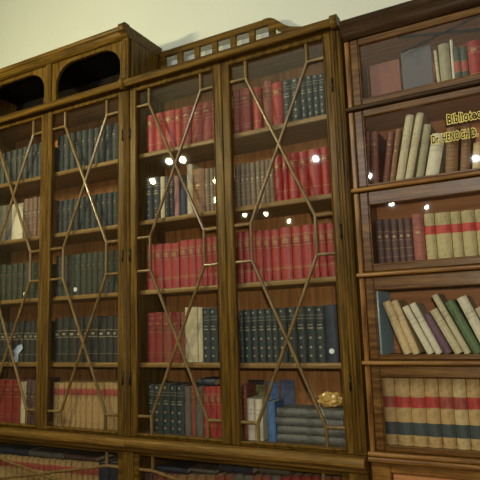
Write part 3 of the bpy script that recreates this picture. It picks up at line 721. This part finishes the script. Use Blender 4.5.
for i, (dx0, dx1, th) in enumerate(((0, 0, .034), (.004, .002, .033), (-.001, -.006, .034), (.006, -.002, .038))):
    nm = ['undermost', 'second from bottom', 'third from bottom', 'uppermost'][i]
    lying('GS', -1.068 + dx0, -.765 + dx1, .056, z, th, .128, 'large grey volume lying flat, %s of the stack in gallery-railed bookcase' % nm)['group'] = 'grey volumes stacked flat'
    z += th + .0004
ZST = z
o = facing('MG', -1.255, -1.176, .170, 1.1628, .243, .006, 'yellow-green picture booklet with dark top, behind white books in gallery-railed bookcase', name='booklet')
q = MB(); q.box(-.0045, .0045, .001, .0785, .222, .2435, .0005); q.build('dark_top_strip', M['BK'], o, local=False)
facing('BL', -1.172, -1.114, .186, 1.1628, .236, .006, 'small bright blue booklet upright beside picture booklet, bottom shelf of gallery-railed bookcase', name='booklet')
facing('NC', -1.110, -1.036, .192, 1.1628, .244, .008, 'slate blue booklet upright behind the stack of large grey volumes', name='booklet')
# crumpled golden shape added to imitate a reflection over the stack
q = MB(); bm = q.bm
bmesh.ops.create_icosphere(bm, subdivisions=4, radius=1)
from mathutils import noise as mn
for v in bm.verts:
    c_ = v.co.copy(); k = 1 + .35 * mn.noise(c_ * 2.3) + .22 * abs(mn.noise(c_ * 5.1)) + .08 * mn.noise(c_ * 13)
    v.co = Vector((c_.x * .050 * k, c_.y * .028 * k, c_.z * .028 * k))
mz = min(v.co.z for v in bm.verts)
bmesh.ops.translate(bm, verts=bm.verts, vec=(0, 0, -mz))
M['glint'] = leather('golden_reflection', (.42, .26, .06), .4, .22, .8, 30)
o = q.build('reflection_shape', M['glint'], None); o.location = (-.845, .128, ZST + .0006)
tag(o, 'crumpled golden shape imitating a reflection on the stack of large grey volumes', 'reflection shape')
# pale blue folded paper in front of the charcoal volumes
q = MB(); q.extrude_y([(-.012, 0), (.032, 0), (.034, .045), (.068, .075), (.060, .098), (.025, .090), (-.010, .062), (.004, .04)], 0, .0016)
o = q.build('folded_paper', M['blue_white'], None); o.location = (-2.684, .0475, 1.4936)
tag(o, 'pale blue folded paper leaning on charcoal volumes, left door of arch-topped bookcase', 'paper')
q = MB(); q.extrude_y([(.028, .042), (.034, .045), (.068, .075), (.064, .085)], -.0012, -.0002); q.build('folded_flap', M['white'], o, local=False)
lying('NV', -1.462, -1.372, .060, top_of('ML', 5, -1.462, -1.372), .030, .12, 'small dark book lying on top of upright volumes, left door of gallery-railed bookcase')
for x0, x1, th, k, lb in ((-2.80, -2.56, .034, 'NV', 'dark navy book lying on tan volumes, leftmost of three in the low compartment'),
                          (-2.55, -2.31, .028, 'GY', 'grey book lying on tan volumes, middle of three in the low compartment'),
                          (-2.30, -2.08, .022, 'PD', 'purple-brown book lying on tan volumes, rightmost of three in the low compartment')):
    lying(k, x0, x1, .058, top_of('BL', 1, x0, x1), th, .14, lb)['group'] = 'books lying on the tan volumes'
for x0, x1, th, k, lb in ((-1.70, -1.53, .022, 'NV', 'black book lying flat on upright volumes, leftmost in compartment under gallery-railed bookcase'),
                          (-1.52, -1.38, .014, 'GY', 'thin grey book lying flat, second from left in compartment under gallery-railed bookcase'),
                          (-1.36, -1.19, .030, 'NV', 'thick black book lying flat, third from left in compartment under gallery-railed bookcase'),
                          (-1.16, -1.03, .026, 'GY', 'grey book lying flat, rightmost in compartment under gallery-railed bookcase')):
    lying(k, x0, x1, .058, top_of('BM', 1, x0, x1), th, .14, lb)['group'] = 'books lying in the middle low compartment'
# ---------------------------------------------------------------- camera
cam = bpy.data.cameras.new('camera'); co = bpy.data.objects.new('camera', cam); C.objects.link(co)
F_PX, YAW, PITCH, ROLL = 564.807, -0.49363, 0.152227, 0.032334
cam.sensor_width = 36; cam.lens = F_PX / 480 * 36; cam.clip_start = .05
f = Vector((math.sin(YAW) * math.cos(PITCH), math.cos(YAW) * math.cos(PITCH), math.sin(PITCH)))
rt = Vector((math.cos(YAW), -math.sin(YAW), 0)); dn = f.cross(rt)
r2 = rt * math.cos(ROLL) + dn * math.sin(ROLL); d2 = -rt * math.sin(ROLL) + dn * math.cos(ROLL)
R3 = Matrix((r2, -d2, -f)).transposed()
co.matrix_world = Matrix.Translation((0, -2.2, 1.65)) @ R3.to_4x4()
sc.camera = co

# ---------------------------------------------------------------- light
w = bpy.data.worlds.new('room_light'); sc.world = w; w.use_nodes = True
bg = w.node_tree.nodes['Background']; bg.inputs[0].default_value = (.80, .82, .62, 1); bg.inputs[1].default_value = 0.03
def lamp(x, y, z, power, col, r=.035):
    l = bpy.data.lights.new('lamp', 'POINT'); l.energy = power; l.color = col; l.shadow_soft_size = r
    o = bpy.data.objects.new('lamp', l); C.objects.link(o); o.location = (x, y, z); return o

WARM, COOL = (1, .92, .52), (.95, 1.0, 1.0)
for x, y, z, pw, col in ((-2.65, -1.5, 3.03, 42, WARM), (-2.51, -1.5, 3.02, 38, WARM), (-3.2, -2.0, 3.05, 14, WARM), (-2.8, -2.5, 3.10, 8, WARM), (-3.1, -3.0, 3.04, 8, WARM),
    (-3.26, -4.0, 3.04, 8, WARM), (-2.97, -4.0, 3.01, 8, WARM), (-2.9, -4.5, 3.0, 8, WARM), (-1.62, -2.2, 3.05, 39, COOL), (-1.37, -3.0, 3.04, 12, COOL),
    (-1.5, -4.4, 3.03, 10, COOL), (-1.19, -4.9, 3.03, 10, COOL), (-.43, -2.9, 3.02, 41, COOL)):
    lamp(x, y, z, pw, col, .022)
lamp(.06, -2.2, 1.76, 72, (1, .93, .74), .04).name = 'photo_flash'
sc.view_settings.view_transform = 'Standard'; sc.view_settings.look = 'None'; sc.view_settings.gamma = 1
sc.view_settings.use_curve_mapping = False; sc.view_settings.exposure = 0.0
sc.cycles.max_bounces = 8; sc.cycles.transparent_max_bounces = 16; sc.cycles.use_denoising = True
sc.cycles.caustics_reflective = False; sc.cycles.caustics_refractive = False
